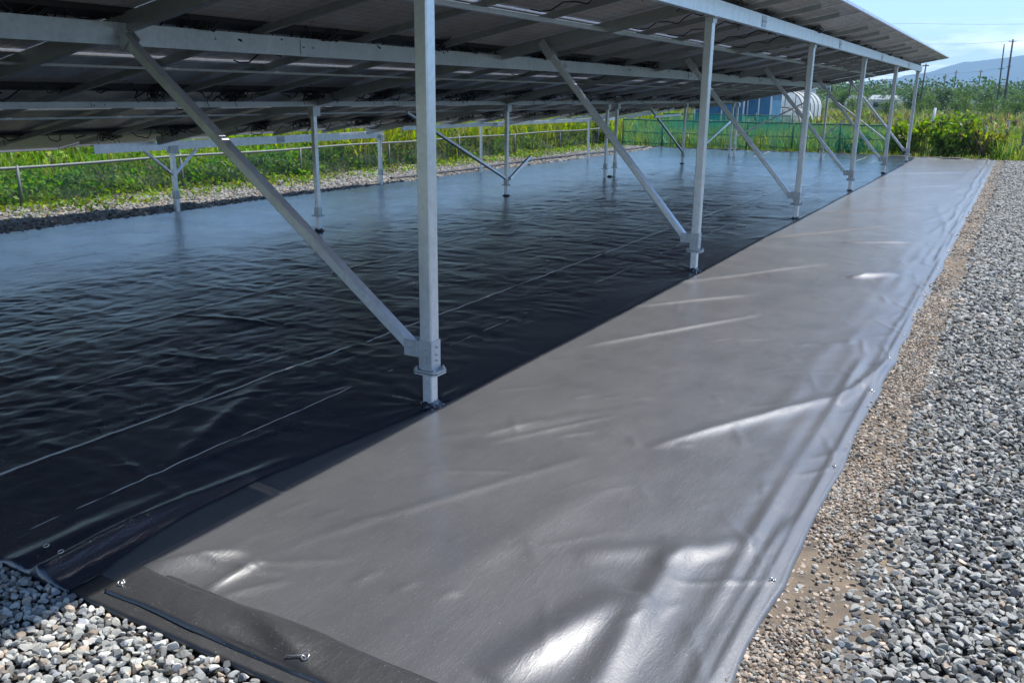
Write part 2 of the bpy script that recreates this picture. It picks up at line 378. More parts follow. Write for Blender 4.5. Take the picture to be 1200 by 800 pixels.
# ------------------------------------------------------------------ sheets
def ridge(X, Y, a, b, wd, h, sharp=1.0, tp=.5):
    a = np.array(a); b = np.array(b); d = b-a; Ls = np.hypot(*d); d = d/Ls
    t = ((X-a[0])*d[0]+(Y-a[1])*d[1])/Ls; s = -(X-a[0])*d[1]+(Y-a[1])*d[0]
    env = np.sin(np.clip(t, 0, 1)*np.pi)**tp
    return h*env*np.exp(-(np.abs(s)/wd)**(2*sharp))
def Hbase(X, Y):
    z = .020+.010*fbm(X*.8+5, Y*.5+2, 2)
    z = z+np.clip((Y-26.0)/.7, 0, 1)*(.02+.05*np.abs(fbm(X*2.5, Y*3, 3)))
    return z
def H_right(X, Y):
    z = Hbase(X, Y)+.006*fbm(X*2.2+3, Y*1.1, 3)+.0016*fbm(X*9, Y*5, 2)
    rr = [((-1.30, 3.62), (-.62, 4.95), .036, .024, .7), ((-.66, 4.7), (-.50, 5.8), .03, .02, 1),
          ((-2.30, 5.0), (-1.55, 6.5), .030, .016, .8), ((-2.45, 6.25), (-1.75, 7.2), .032, .016, .8), ((-2.5, 7.3), (-1.5, 9.0), .04, .015, .8),
          ((-1.08, 1.80), (-.90, 2.42), .075, .034, 1), ((-1.17, 2.55), (-.80, 2.85), .06, .012, 1), ((-.80, 1.75), (-.86, 2.85), .055, .026, 1),
          ((-.90, 2.62), (-.66, 3.0), .05, .014, 1), ((-1.2, 8.4), (-.85, 8.8), .06, .03, 1), ((-2.02, 2.9), (-1.66, 3.1), .02, .005, 1), ((-1.98, 3.3), (-1.60, 3.95), .02, .006, 1),
          ((-2.3, 3.1), (-1.5, 4.2), .05, .006, 1), ((-2.1, 2.1), (-1.5, 3.4), .03, .006, 1), ((-1.5, 2.0), (-1.3, 3.3), .09, .009, 1),
          ((-2.6, 10), (-1.2, 12.5), .05, .016, .8), ((-2.4, 13), (-1.0, 15), .06, .016, .8), ((-2.5, 17), (-.9, 19), .08, .018, .8), ((-2.5, 21), (-.9, 22.4), .08, .018, .8), ((-1.6, 10.5), (-.8, 11.0), .05, .02, 1)]
    for a, b, wd, h, sh in rr: z = z+ridge(X, Y, a, b, wd, h, sh)
    # creased bump at the near fold
    z = z+ridge(X, Y, (-2.40, 1.70), (-2.20, 1.98), .04, .034, .8)+ridge(X, Y, (-2.12, 1.72), (-2.10, 1.97), .020, .020, .7)+ridge(X, Y, (-2.30, 1.86), (-1.98, 1.93), .016, .010, .7)+ridge(X, Y, (-2.16, 1.90), (-1.85, 2.12), .02, .007, .6)+ridge(X, Y, (-2.06, 1.72), (-1.93, 1.92), .018, .009, .6)
    # pulled edge folds parallel to the right side
    e = X+.49
    wob = .025*fbm(Y*1.1, Y*0+1.7, 2)
    k = np.clip((e+.42)/.42, 0, 1)
    def am(k_): return np.clip(fbm(Y*.9+k_*7.7, Y*0+k_, 2)*1.6+.55, 0, 1.4)
    z = z+.014*am(1)*np.exp(-((e+.085+wob)/.020)**2)+.013*am(2)*np.exp(-((e+.17-wob*2)/.028)**2)+.006*am(3)*np.exp(-((e+.27+wob*4)/.045)**2)+.005*am(4)*np.exp(-((e+.40-wob*6)/.06)**2)
    z = z+.010*np.exp(-((e+.045)/.014)**2)
    # diagonal pulls towards each eyelet
    for gy in GY:
        for sgn in (-1, 1):
            z = z+ridge(X, Y, (-.50, gy), (-.50-.22-.1*math.sin(gy*3), gy+sgn*.30+.10), .014, .0045, .8, .7)
    for j in range(46):
        yy = 1.7+j*.21+.08*math.sin(j*2.7)+.004*j*j; xx = -.56-.9*((j*.618) % 1)**1.6; aa = .5+1.3*((j*.377) % 1); ll = .12+.35*((j*.731) % 1)
        z = z+ridge(X, Y, (xx, yy), (xx-ll*math.cos(aa)*.8, yy+ll*math.sin(aa)), .010+.010*((j*.29) % 1), .0028+.004*((j*.53) % 1), .6, .6)
    for j in range(90):
        yy = 1.9+8.5*((j*.6180) % 1)**1.35; xx = -2.45+1.85*((j*.4142) % 1); aa = .55+.9*((j*.377) % 1)+(1.2 if j % 7 == 0 else 0); ll = .06+.34*((j*.731) % 1)**2
        z = z+ridge(X, Y, (xx, yy), (xx+ll*math.cos(aa), yy+ll*math.sin(aa)), .012+.008*((j*.29) % 1), .0018+.0050*((j*.53) % 1)**2, .6, .6)
    # scalloped edge
    return np.maximum(z, .012)
GY = [1.98, 2.74, 3.85, 5.03, 5.75, 6.45, 7.22, 8.09, 9.31, 10.48, 11.8, 13.1, 14.5, 16, 17.5, 19, 20.6, 22.2, 23.8, 25.4]
def H_shade(X, Y):
    z = Hbase(X, Y)+.007*fbm(X*1.6+3, Y*1.3, 3)
    q = fbm(X*5.2+2.5*fbm(X*1.5, Y*1.5, 2), Y*4.6+11+1.5*fbm(X*1.1+8, Y*1.3, 2), 3); z = z+.0042*(1-np.abs(q)*2.4)*(.25+.9*vn(X*.9+4, Y*.9))
    q2 = fbm(X*9+3, Y*6+fbm(X*3, Y*3)*2, 2); z = z+.0030*(1-np.abs(q2)*2.2)*(.3+1.2*vn(X*1.3+9, Y*1.1))
    q4 = fbm(X*15+3+fbm(X*4, Y*4)*3, Y*13, 2); z = z+.0012*(1-np.abs(q4)*2.2)*np.clip(fbm(X*.8+5, Y*.6, 2)*3+.5, 0, 1.2)
    q3 = fbm(X*2.0+30, Y*5.5+11, 2); z = z+.0035*(1-np.abs(q3)*2.5)
    return z
def creases(z, X, Y, lines):
    for x0, slope, h, wd in lines:
        s = X-(x0+slope*(Y-3)); s = s+.012*fbm(Y*1.5, Y*0+x0)
        on = np.clip((vn(Y*.9+x0*3, Y*0+2.2)-.22)*6, 0, 1)
        z = z+h*np.exp(-np.abs(s)/wd)*on
    return z
def grid_sheet(name, xs, ys, hf, material, parent=None, base=.0, xshift=None, lap=None):
    X, Y = np.meshgrid(xs, ys, indexing='ij'); X = X.copy(); Y = Y.copy()
    if xshift is not None: X, Y = xshift(X, Y)
    Z = hf(X, Y)+base
    # skirt: turn the border down to the ground
    def pad(A): return np.pad(A, 1, mode='edge')
    Xp, Yp, Zp = pad(X), pad(Y), pad(Z)
    Zp[0, :] = Zp[-1, :] = .001; Zp[:, 0] = Zp[:, -1] = .001
    if lap: Zp[-1, :] = Zp[-2, :]-lap; Zp[-1, -1] = Zp[-1, 0] = .001
    Xp[0, :] -= .002; Xp[-1, :] += .002; Yp[:, 0] -= .002; Yp[:, -1] += .002
    idx = np.arange(Xp.size).reshape(Xp.shape)
    F = np.stack([idx[:-1, :-1], idx[1:, :-1], idx[1:, 1:], idx[:-1, 1:]], -1).reshape(-1, 4)
    return fast_mesh(name, np.stack([Xp, Yp, Zp], -1).reshape(-1, 3), F, material, smooth=True, parent=parent)
def yrows(y0, y1, d0, grow=.004):
    ys = [y0]
    while ys[-1] < y1: ys.append(ys[-1]+d0+grow*max(0, ys[-1]-3))
    ys[-1] = y1; return np.array(ys)

M_eye, _, _ = mat('eyelet_brass', (.62, .60, .55), .3, .9)
# right sheet
def xs_right(X, Y):
    k = np.clip((X+.9)/.42, 0, 1)
    sc = np.zeros_like(Y)
    for a, b in zip(GY[:-1], GY[1:]):
        t = np.clip((Y-a)/(b-a), 0, 1); sc -= .018*np.sin(t*np.pi)*((Y >= a) & (Y < b))
    kn = np.clip((Y-1.60)/.35, 0, 1)
    return X+k**2*(sc+.010*fbm(Y*2.5, Y*0+.7)), Y
sr = grid_sheet('ground_sheet', np.linspace(-2.80, -.475, 150), yrows(1.62, 26.9, .016, .0035), H_right, M_film_lit, xshift=xs_right)
tag(sr, 'black plastic sheet in full sun alongside the gravel, grey with glare', 'plastic sheet')
# folded hem lying over the near end
def H_hem(X, Y):
    t = (Y-1.555-.010*np.sin(X*7+1))/.165
    z = .026+.016*np.clip(np.sin(np.clip(t, 0, 1)*np.pi), 0, 1)**.3*(.7+.5*t)
    z = z+.006*fbm(X*3, t*1.2+3, 2)+.014*np.exp(-((X+1.68+.35*(t-.4))/.10)**2)*np.sin(np.clip(t, 0, 1)*np.pi)+.0015*fbm(X*18, t*3)
    return np.maximum(z, .010)
def xs_hem(X, Y):
    t = (Y-1.55)/.17
    return X, Y+.010*np.sin(X*7+1)*0+.012*fbm(X*2.2, X*0+6.1)
hem = grid_sheet('folded_hem', np.linspace(-2.40, -.49, 130), np.linspace(1.555, 1.725, 26), H_hem, M_hem, sr, xshift=xs_hem)
tag(hem, 'folded-over hem along the near end of the sunlit sheet')
low = grid_sheet('lower_hem', np.linspace(-2.62, -.46, 100), np.linspace(1.505, 1.66, 12), lambda X, Y: .018+.006*fbm(X*4, Y*3+2)+0*X, M_hem, sr)
# eyelets
def eyelet(x, y, z, parent, n=(0, 0, 1), r=.009):
    return MB().torus((x, y, z), n, r*.7, .0022).build('eyelet', M_eye, parent, True)
for gy in GY:
    z = float(H_right(np.array([[-.515]]), np.array([[gy]]))[0, 0]); eyelet(-.515, gy, z+.004, sr, (.5, 0, 1))
for x, y in ((-2.37, 1.60), (-1.57, 1.60), (-.95, 1.60)): eyelet(x, y, float(H_hem(np.array([x]), np.array([y]))[0])+.006, sr, (0, -.35, 1), .016)
# shaded sheets
def xs_left(X, Y):
    k = np.clip((X+3.1)/.5, 0, 1)
    return X+k*.012*fbm(Y*1.1, Y*0+2.2)+k*.150*np.clip((Y-2.5)/1.2, 0, 1)+k*(Y < 2.1)*.10*np.clip((2.1-Y)/.5, 0, 1)**1.5, Y
def H_mid(X, Y):
    z = H_shade(X, Y)
    z = creases(z, X, Y, [(-3.56, -.004, .004, .014), (-5.10, -.055, .004, .014)])
    # rolled fold near the front right corner of this sheet
    kz = np.clip((X+2.95)/.30, 0, 1); z = z*(1-kz)+kz*(H_right(X, Y)+.002)
    e = -X-2.60
    z = z+.045*np.exp(-((e-.055-.02*np.sin(Y*4))/.045)**2)*np.clip((2.75-Y)/.9, 0, 1)+.02*np.exp(-((e-.20)/.06)**2)*np.clip((2.3-Y)/.6, 0, 1)
    z = z+ridge(X, Y, (-4.45, 3.45), (-3.92, 3.56), .012, .010, .7)+ridge(X, Y, (-3.0, 2.3), (-3.5, 3.4), .05, .012)
    for j in range(150):
        yy = 1.8+13*((j*.6180) % 1)**1.3; xx = -6.5+3.6*((j*.4142+.13) % 1); aa = -.35+.9*((j*.377) % 1)+(1.3 if j % 6 == 0 else 0); ll = .15+.8*((j*.731) % 1)**2
        z = z+ridge(X, Y, (xx, yy), (xx+ll*math.cos(aa), yy+ll*math.sin(aa)), .016+.012*((j*.29) % 1), .002+.006*((j*.53) % 1)**2, .6, .6)
    for py in PY:                                   # the film gathers round the posts
        d = np.hypot(X+2.5, Y-py); a = np.arctan2(Y-py, X+2.5)
        z = z+.010*np.exp(-(d/.30)**2)*(np.sin(a*11+py)*.6+.6)
    return z
PY = [3.57+4.328*k for k in range(6)]
fine = yrows(1.50, 26.9, .020, .0045)
sm = grid_sheet('ground_sheet', np.linspace(-6.75, -2.60, 210), fine, H_mid, M_film_shade, base=.004, lap=.0005, xshift=xs_left)
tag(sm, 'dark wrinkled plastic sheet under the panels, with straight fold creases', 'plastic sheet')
def H_back(X, Y):
    z = Hbase(X, Y); kk = np.clip((X+7.6)/.9, 0, 1); z = z+(H_shade(X, Y)-z)*(.42+.58*kk); z = creases(z, X, Y, [(-7.9, -.01, .004, .014)])
    return z
def xs_back(X, Y):
    k = np.clip((-X-9.2)/.9, 0, 1)
    return X-k*(.05*fbm(Y*.9, Y*0+4)+.25*np.clip((Y-10)/8, 0, 1)*np.clip((24-Y)/6, 0, 1)), Y
sbk = grid_sheet('ground_sheet', np.linspace(-10.0, -6.68, 120), yrows(1.50, 26.9, .035, .004), H_back, M_film_shade, base=.002, xshift=xs_back)
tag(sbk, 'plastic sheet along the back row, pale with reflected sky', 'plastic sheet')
for x in (-2.68, -2.76): eyelet(x+.03, 1.58, .085, sm, (0, -.2, 1), .013)
# rolled border of sheet at the far and back edges
M_roll, _, _ = mat('rolled_film', (.02, .02, .022), .5)
def roll(pts, r, label):
    b = MB(); b.tube(pts, r, 8); o = b.build('rolled_film', M_roll, None, True); tag(o, label, 'rolled sheet'); return o
pts = []; rs = []
for i in range(70):
    t = i/69; y = 13.5+t*13.3; x = -10.28-.1*math.sin(y*.7)-.05*random.random(); pts.append((x, y, .04)); rs.append(.035+.035*random.random()*(1 if y > 18 else .5))
roll(pts, rs, 'lumpy black roll of film along the back edge of the sheet')
pts = []; rs = []
for i in range(60):
    t = i/59; pts.append((-10.2+t*9.6, 27.02+.05*random.random(), .035)); rs.append(.025+.03*random.random())
roll(pts, rs, 'black roll of film along the far end of the sheet')

def collar(x, y, s, parent, hf):
    z0 = float(hf(np.array([[x]]), np.array([[y]]))[0, 0]); V = []; F = []; n = 28
    for i in range(n):
        a = 2*math.pi*i/n; sq = 1/max(abs(math.cos(a)), abs(math.sin(a)))
        for r_, dz in ((s*.52*sq, .020+.016*random.random()), (s*.62*sq+.006*random.random(), .012), (s*.8+.02*random.random(), .004), (s*1.1+.02*random.random(), -.004)):
            V.append((x+r_*math.cos(a), y+r_*math.sin(a), z0+dz+.004*math.sin(a*5+y)))
    for i in range(n):
        for k in range(3): j = (i+1) % n; F.append((i*4+k, i*4+k+1, j*4+k+1, j*4+k))
    return mesh_obj('cut_flap', V, F, M_film_shade, parent, False)
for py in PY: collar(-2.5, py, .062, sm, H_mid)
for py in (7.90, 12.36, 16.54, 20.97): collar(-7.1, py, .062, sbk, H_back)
# pegs through the eyelets
M_peg, _, _ = mat('peg_steel', (.5, .5, .5), .35, .9)
peg0 = None
for i, gy in enumerate(GY[:12]):
    if peg0 is None:
        b = MB(); b.tube([(0, 0, -.04), (0, 0, .006), (.004, 0, .009), (.02, .006, .009)], .0022, 6)
        peg0 = b.build('ground_pin', M_peg, None, True)
        tag(peg0, 'small bent steel pin through an eyelet on the right edge of the sheet', 'pin', 'pins along the right edge of the sheet'); pg = peg0
    else:
        pg = peg0.copy(); col.objects.link(pg)
    pg.location = (-.515, gy, float(H_right(np.array([[-.515]]), np.array([[gy]]))[0, 0])+.004); pg.rotation_euler.z = random.uniform(0, 6)
b = MB(); b.tube([(0, 0, -.05), (0, 0, .010), (-.01, -.004, .012), (-.055, -.02, .004)], .0025, 6); o = b.build('ground_pin', M_peg, None, True)
o.location = (-1.57, 1.60, .040); tag(o, 'steel pin through the eyelet on the middle of the near hem', 'pin')
b = MB(); b.tube([(0, 0, -.05), (0, 0, .010), (.012, 0, .016)], .004, 6); o = b.build('ground_pin', M_peg, None, True)
o.location = (-2.37, 1.60, .038); tag(o, 'steel pin at the left corner of the folded hem', 'pin')

# ------------------------------------------------------------------ solar array
ROOT = empty('solar_array', (-2.5, 3.57, 0))
tag(ROOT, 'long raised solar array on galvanised posts over the black sheets, seen from below', 'solar array')
TA = .195; A = math.atan(TA)
DN = Vector((-math.cos(A), 0, -math.sin(A))); NUP = Vector((-math.sin(A), 0, math.cos(A)))
def plane_z(x, off): return off+TA*(x+2.5)          # off = height above ground at x=-2.5
U_MOD = 2.46
# --- front posts
def bolt(b, p, n, r=.009, h=.008):
    n = Vector(n).normalized(); p = Vector(p); b.tube([p, p+n*h], r, 6); b.tube([p+n*h, p+n*(h+.008)], r*.5, 6)
def front_post():
    b = MB(); x, y = -2.5, 3.57
    b.prism((x, y, -.05), (x, y, .215), (0, 1, 0), .060, .060, .006)
    b.prism((x, y, .222), (x, y, 2.33), (0, 1, 0), .074, .074, .007)
    p = b.build('post', M_steel, ROOT)
    b = MB(); b.box((x, y, .2115), (.150, .120, .009), .02); b.box((x, y, .2245), (.150, .120, .009), .02)
    for sx in (-1, 1):
        for sy in (-1, 1): bolt(b, (x+sx*.055, y+sy*.042, .229), (0, 0, 1)); 
    b.build('flange', M_plate, p)
    b = MB(); b.prism((x, y, .235), (x, y, .385), (0, 1, 0), .084, .084, .004)
    for sy in (-.022, .022): b.box((x-.085, y+sy*1.6, .335), (.10, .005, .085))
    for z in (.27, .30, .34): 
        bolt(b, (x+.008, y-.042, z), (0, -1, 0), .006, .004); bolt(b, (x+.042, y, z+.01), (1, 0, 0), .006, .004)
    bolt(b, (x-.10, y-.038, .34), (0, -1, 0), .008); b.build('bracket', M_plate, p)
    # cap plate holding the beam
    b = MB(); b.box((x+.040, y, 2.30), (.008, .11, .16)); b.box((x, y, 2.268), (.11, .10, .006)); 
    for z in (2.26, 2.33): bolt(b, (x+.044, y+.03, z), (1, 0, 0)); bolt(b, (x+.044, y-.03, z), (1, 0, 0))
    b.build('cap_plate', M_plate, p)
    return p
p0 = front_post()
for k in range(1, 6): copy_tree(p0, (0, 4.328*k, 0), ROOT)
copy_tree(p0, (0, -4.328, 0), ROOT)
# --- transverse braces
def brace(y, xt, zt):
    b = MB(); a = Vector((-2.60, y, .33)); c = Vector((xt, y, zt))
    d = (c-a).normalized(); n = Vector((d.z, 0, -d.x))
    w_, h_, t_ = .032, .030, .006
    # lipped channel, the open side upward
    pts = [(-w_, -h_), (w_, -h_), (w_, h_), (w_-.014, h_), (w_-.014, h_-t_), (w_-t_, h_-t_), (w_-t_, -h_+t_), (-w_+t_, -h_+t_), (-w_+t_, h_-t_), (-w_+.014, h_-t_), (-w_+.014, h_), (-w_, h_)]
    b.prism(a, c, n, .060, .058, .007); p = b.build('brace', M_steel, ROOT)
    b = MB(); 
    for s in (-1, 1): b.prism(c-d*.07+Vector((0, s*.037, 0)), c+d*.10+Vector((0, s*.037, .02)), n, .006, .085, .001)
    bolt(b, c+Vector((0, -.041, 0)), (0, -1, 0)); b.build('bracket', M_plate, p)
for k in range(-1, 6):
    y = 3.57+4.328*k; xt, = ((-4.62,) if k <= 0 else (-4.08,)); brace(y, xt, plane_z(xt, 2.33)-.02)
# --- beams along the array
def beam(x, y0, y1, h, off_top, m_=None, nm='beam', lab=None):
    zt = plane_z(x, off_top); b = MB(); w2 = .030; t = .0045
    # C channel with its web towards the gravel and lips turned in
    hh = h/2; pts = [(w2, -hh), (w2, hh), (-w2, hh), (-w2, hh-.018), (-w2+t, hh-.018), (-w2+t, hh-t), (w2-t, hh-t), (w2-t, -hh+t), (-w2+t, -hh+t), (-w2+t, -hh+.018), (-w2, -hh+.018), (-w2, -hh)]
    b.profile((x, y0, zt-hh), (x, y1, zt-hh), (0, 0, 1), pts); o = b.build(nm, m_ or M_steel, ROOT)
    b = MB(); yy = y0+3.2; c = 0
    while yy < y1-1:
        b = MB(); b.box((x+w2+.003, yy, zt-hh), (.005, .16, h*.8))
        for s in (-.05, .05): bolt(b, (x+w2+.005, yy+s, zt-hh), (1, 0, 0), .008, .005)
        yy += 4.328
        b.build('splice_plate', M_steel_shade if m_ else M_plate, o)
    return o
beam(-2.5+.037-.0, -2.4, 25.5, .135, 2.40)
beam(-4.66, -2.4, 25.5, .125, 2.40, M_steel_shade)
beam(-7.1, -2.4, 25.5, .055, 2.40, M_steel_shade)
beam(-9.9, 7.02, 12.75, .110, 2.40)
beam(-9.55, 12.9, 22.5, .070, 2.42)
# --- rafters
def rafter(y, x0, x1, w_, h, off_top):
    b = MB(); a = Vector((x0, y, plane_z(x0, off_top)))-NUP*h/2; c = Vector((x1, y, plane_z(x1, off_top)))-NUP*h/2
    w2 = w_/2; hh = h/2; t = .004
    pts = [(-w2, -hh), (w2, -hh), (w2, -hh+t), (-w2+t, -hh+t), (-w2+t, hh-t), (w2, hh-t), (w2, hh), (-w2, hh)]
    b.profile(a, c, NUP, pts); return b.build('rafter', M_steel_shade, ROOT)
for k in range(-1, 6):
    y = 3.57+4.328*k+(.05 if k < 5 else .12)
    rafter(y, -2.46, -9.85 if k < 5 else -8.3, .05, .105, U_MOD-.004)
    if k < 5:
        for d in (1.082, 2.164, 3.246): rafter(y+d, -2.02, -9.9, .036, .050, U_MOD-.003)
# --- purlin rails under the module joints
for x, s_ in ((-3.50, .04), (-5.72, .024), (-7.86, .024)):
    b = MB(); zt = plane_z(x, U_MOD-.058); b.prism((x, -2.2, zt-s_/2), (x, min(25.3, 25.3 if x > -7 else 22), zt-s_/2), (0, 0, 1), s_, s_*.9, .002); b.build('purlin', M_alu if x > -4 else M_steel_shade, ROOT)
# --- other posts
def small_post(x, y, zt, s=.055, collar=True):
    b = MB(); b.prism((x, y, -.05), (x, y, zt), (0, 1, 0), s, s, .005); p = b.build('post', M_steel, ROOT)
    if collar:
        b = MB(); b.box((x, y, .2), (s*2.3, s*1.8, .014), .01); b.prism((x, y, .21), (x, y, .30), (0, 1, 0), s+.012, s+.012, .002)
        bolt(b, (x+s*.6, y-s*.5, .207), (0, 0, 1)); b.build('flange', M_plate, p)
        b = MB(); b.box((x+s*.2, y, zt-.05), (s*1.5, s*2.2, .10)); b.build('cap_plate', M_plate, p)
    return p
zt = plane_z(-7.1, 2.40)-.12
for y in (3.57, 7.90, 12.36, 16.30, 16.78, 20.97, 25.0, 25.5): small_post(-7.1, y, zt+.06)
zb = plane_z(-9.9, 2.40)-.11
for y in (8.2, 12.70): small_post(-9.9, y, zb+.05, .06)
for x, y in ((-9.72, 15.85), (-9.6, 20.9)): small_post(x, y, plane_z(x, 2.42)-.05, .045, False)
small_post(-4.66, 25.35, plane_z(-4.66, 2.40)-.10, .055)
def strut(a, c, s=.04, nm='brace'):
    b = MB(); b.prism(a, c, (1, 0, .2), s, s, .003); return b.build(nm, M_steel, ROOT)
strut((-7.1, 12.36, .30), (-7.1, 9.70, 1.36)); strut((-7.06, 12.40, .30), (-7.06, 13.1, .62))
strut((-7.1, 20.97, .30), (-7.1, 18.6, 1.36)); strut((-7.1, 20.6, 1.18), (-7.1, 18.9, 1.16), .05)
strut((-9.9, 8.2, .50), (-9.9, 7.75, .86), .035); strut((-9.9, 8.2, .50), (-9.9, 8.65, .86), .035)
strut((-7.1, 25.1, 1.0), (-7.1, 22.2, .30)); strut((-4.7, 25.35, 1.7), (-3.0, 25.35, .5)); strut((-4.7, 25.35, .60), (-4.1, 25.35, 1.1)); strut((-7.1, 25.4, .5), (-5.2, 25.4, 1.5))

# --- modules
WB = 1.14; NC = 23; Y_END = 25.35
XB = [-1.83, -3.66, -5.75, -7.85, -9.95]
MW = WB-.022
def make_module(L_):
    """local frame: x down the slope, y across, z up; origin at the upper corner"""
    me = MB(); me.box((L_/2, MW/2, .026), (L_-.03, MW-.03, .006)); mod = me.build('solar_module', M_mod)
    b = MB(); hgt = .035
    for y_, s in ((0, 1), (MW, -1)):
        b.add(*bar((0, y_, 0), (L_, y_+s*.003, hgt))); b.add(*bar((0.003, y_+s*.003, 0), (L_-.003, y_+s*.022, .0025)))
    for x_, s in ((0, 1), (L_, -1)):
        b.add(*bar((x_, .003, 0), (x_+s*.003, MW-.003, hgt))); b.add(*bar((x_+s*.003, .028, .0003), (x_+s*.022, MW-.028, .0028)))
    fr = b.build('frame', M_alu); fr.parent = mod
    mid = L_*.5 if L_ > 1.95 else L_*.42
    b = MB()
    for yy in (.20, MW/2, MW-.20): b.add(*bar((mid-.03, yy-.045, .004), (mid+.03, yy+.045, .0225)))
    b.add(*bar((mid-.075, .004, -.012), (mid+.075, MW-.004, .0228)))
    jb = b.build('junction_box', M_black); jb.parent = mod
    return mod, mid
def bar(a, c):
    x0, x1 = sorted((a[0], c[0])); y0, y1 = sorted((a[1], c[1])); z0, z1 = sorted((a[2], c[2]))
    v = [(x0, y0, z0), (x1, y0, z0), (x1, y1, z0), (x0, y1, z0), (x0, y0, z1), (x1, y0, z1), (x1, y1, z1), (x0, y1, z1)]
    return v, [(3, 2, 1, 0), (4, 5, 6, 7), (0, 1, 5, 4), (1, 2, 6, 5), (2, 3, 7, 6), (3, 0, 4, 7)]
def cable_mesh(mid, seed):
    r_ = random.Random(seed); b = MB()
    for s in range(3):
        y0 = .12+s*.36; p = []; sag = r_.uniform(.05, .13); ext = r_.uniform(.25, .5)
        for i in range(9):
            t = i/8; p.append((mid+r_.uniform(-.03, .03)+(.10*math.sin(t*5) if s == 1 else .05*math.cos(t*4)), y0+ext*t, .012-sag*math.sin(t*math.pi)+r_.uniform(-.012, .012)))
        b.tube(p, .006, 5)
    # knotted bundle and ties
    c0 = (mid+r_.uniform(-.05, .1), r_.uniform(.2, .9))
    for k in range(r_.randint(5, 8)):
        p = []; a0 = r_.uniform(0, 6.28); rr = r_.uniform(.04, .10)
        for i in range(8):
            a = a0+i*.75; p.append((c0[0]+rr*math.cos(a)*1.8+r_.uniform(-.02, .02), c0[1]+rr*math.sin(a)*1.3, -.03+.05*math.sin(a*1.7+k)))
        b.tube(p, .0055, 5)
    for k in range(3):
        q = (c0[0]+r_.uniform(-.15, .15), c0[1]+r_.uniform(-.2, .2)); b.tube([(q[0], q[1], 0), (q[0]+.03, q[1]+.01, -.07), (q[0]+.02, q[1], -.12)], .004, 4)
    if r_.random() < .6:          # a lead running down the slope to the next module
        p = [(mid+.05+.9*t, c0[1]+.05*math.sin(t*9)+r_.uniform(-.01, .01), .0-.06*math.sin(t*3.14*3)**2) for t in [i/10 for i in range(11)]]
        b.tube(p, .006, 5)
    me = bpy.data.meshes.new('cable'); me.from_pydata([tuple(v) for v in b.v], [], b.f); me.update(); me.materials.append(M_black)
    me.polygons.foreach_set('use_smooth', [True]*len(me.polygons)); return me
RL = Matrix(((-math.cos(A), 0, -math.sin(A)), (0, -1, 0), (-math.sin(A), 0, math.cos(A))))
E_Y = [3, 6.5, 9, 11.5, 15.5, 20.4, 22.7, 25]; E_X = [-10.95, -10.65, -10.1, -9.85, -9.5, -9.1, -8.6, -8.3]
protos = {}
def place_module(x0, x1, y, i, r):
    Lh = (x0-x1)/math.cos(A)-(.024 if r == 0 else .006)
    key = round(Lh, 1)
    if key not in protos:
        mod, mid = make_module(key); cms = [cable_mesh(mid, 100*r+s) for s in range(6)]; protos[key] = (mod, mid, cms, [True])
        mo = mod; first = True
    else:
        mod, mid, cms, _ = protos[key]; mo = mod.copy(); col.objects.link(mo); first = False
        for ch in mod.children:
            if ch.name.startswith('cable'): continue
            c = ch.copy(); col.objects.link(c); c.parent = mo
    cb = bpy.data.objects.new('cable', cms[(i*5+r*3) % 6]); col.objects.link(cb); cb.parent = mo
    # RL maps local y to -Y, so the origin sits at the far side of the module
    M4 = RL.to_4x4(); M4.translation = Vector((x0-.002, y+MW, plane_z(x0-.002, U_MOD)))
    mo.parent = ROOT; mo.matrix_parent_inverse = Matrix.Translation(-ROOT.location)
    mo.rotation_mode = 'QUATERNION'; mo.location = M4.translation; mo.rotation_quaternion = M4.to_quaternion(); mo.scale = (Lh/key, 1, 1)
    return mo
for i in range(NC):
    y = Y_END-(i+1)*WB+.011; xe = float(np.interp(y, E_Y, E_X))
    for r in range(4):
        x0, x1 = XB[r], XB[r+1]
        if r == 3: x1 = xe
        if x0-x1 < .5: continue
        place_module(x0, x1, y, i, r)

# ------------------------------------------------------------------ vegetation builders
def leaf_mesh(name, P, size, cols, mat_, droop=.3, parent=None, flat=.0):
    """one bent leaf (two quads) per point"""
    n = len(P); a = rng.uniform(0, 2*np.pi, n); el = rng.uniform(-.9, .7, n)*(1-flat)
    d = np.stack([np.cos(a)*np.cos(el), np.sin(a)*np.cos(el), np.sin(el)], -1)
    r0 = rng.standard_normal((n, 3)); r0[:, 2] *= .6; sd_ = np.cross(d, r0); sd_ /= np.linalg.norm(sd_, axis=1)[:, None]+1e-9
    nn = np.cross(d, sd_); s = size[:, None]
    v0 = P; v1 = P+d*s*.45+sd_*s*.36; v2 = P+d*s*.45-sd_*s*.36; v3 = P+d*s+nn*s*rng.uniform(-.3, .3, (n, 1))-np.array([0, 0, 1])*s*droop
    V = np.stack([v0, v1, v3, v2], 1).reshape(-1, 3); F = np.arange(n*4).reshape(n, 4)
    return fast_mesh(name, V, F, mat_, np.repeat(cols, 4, 0), parent=parent)
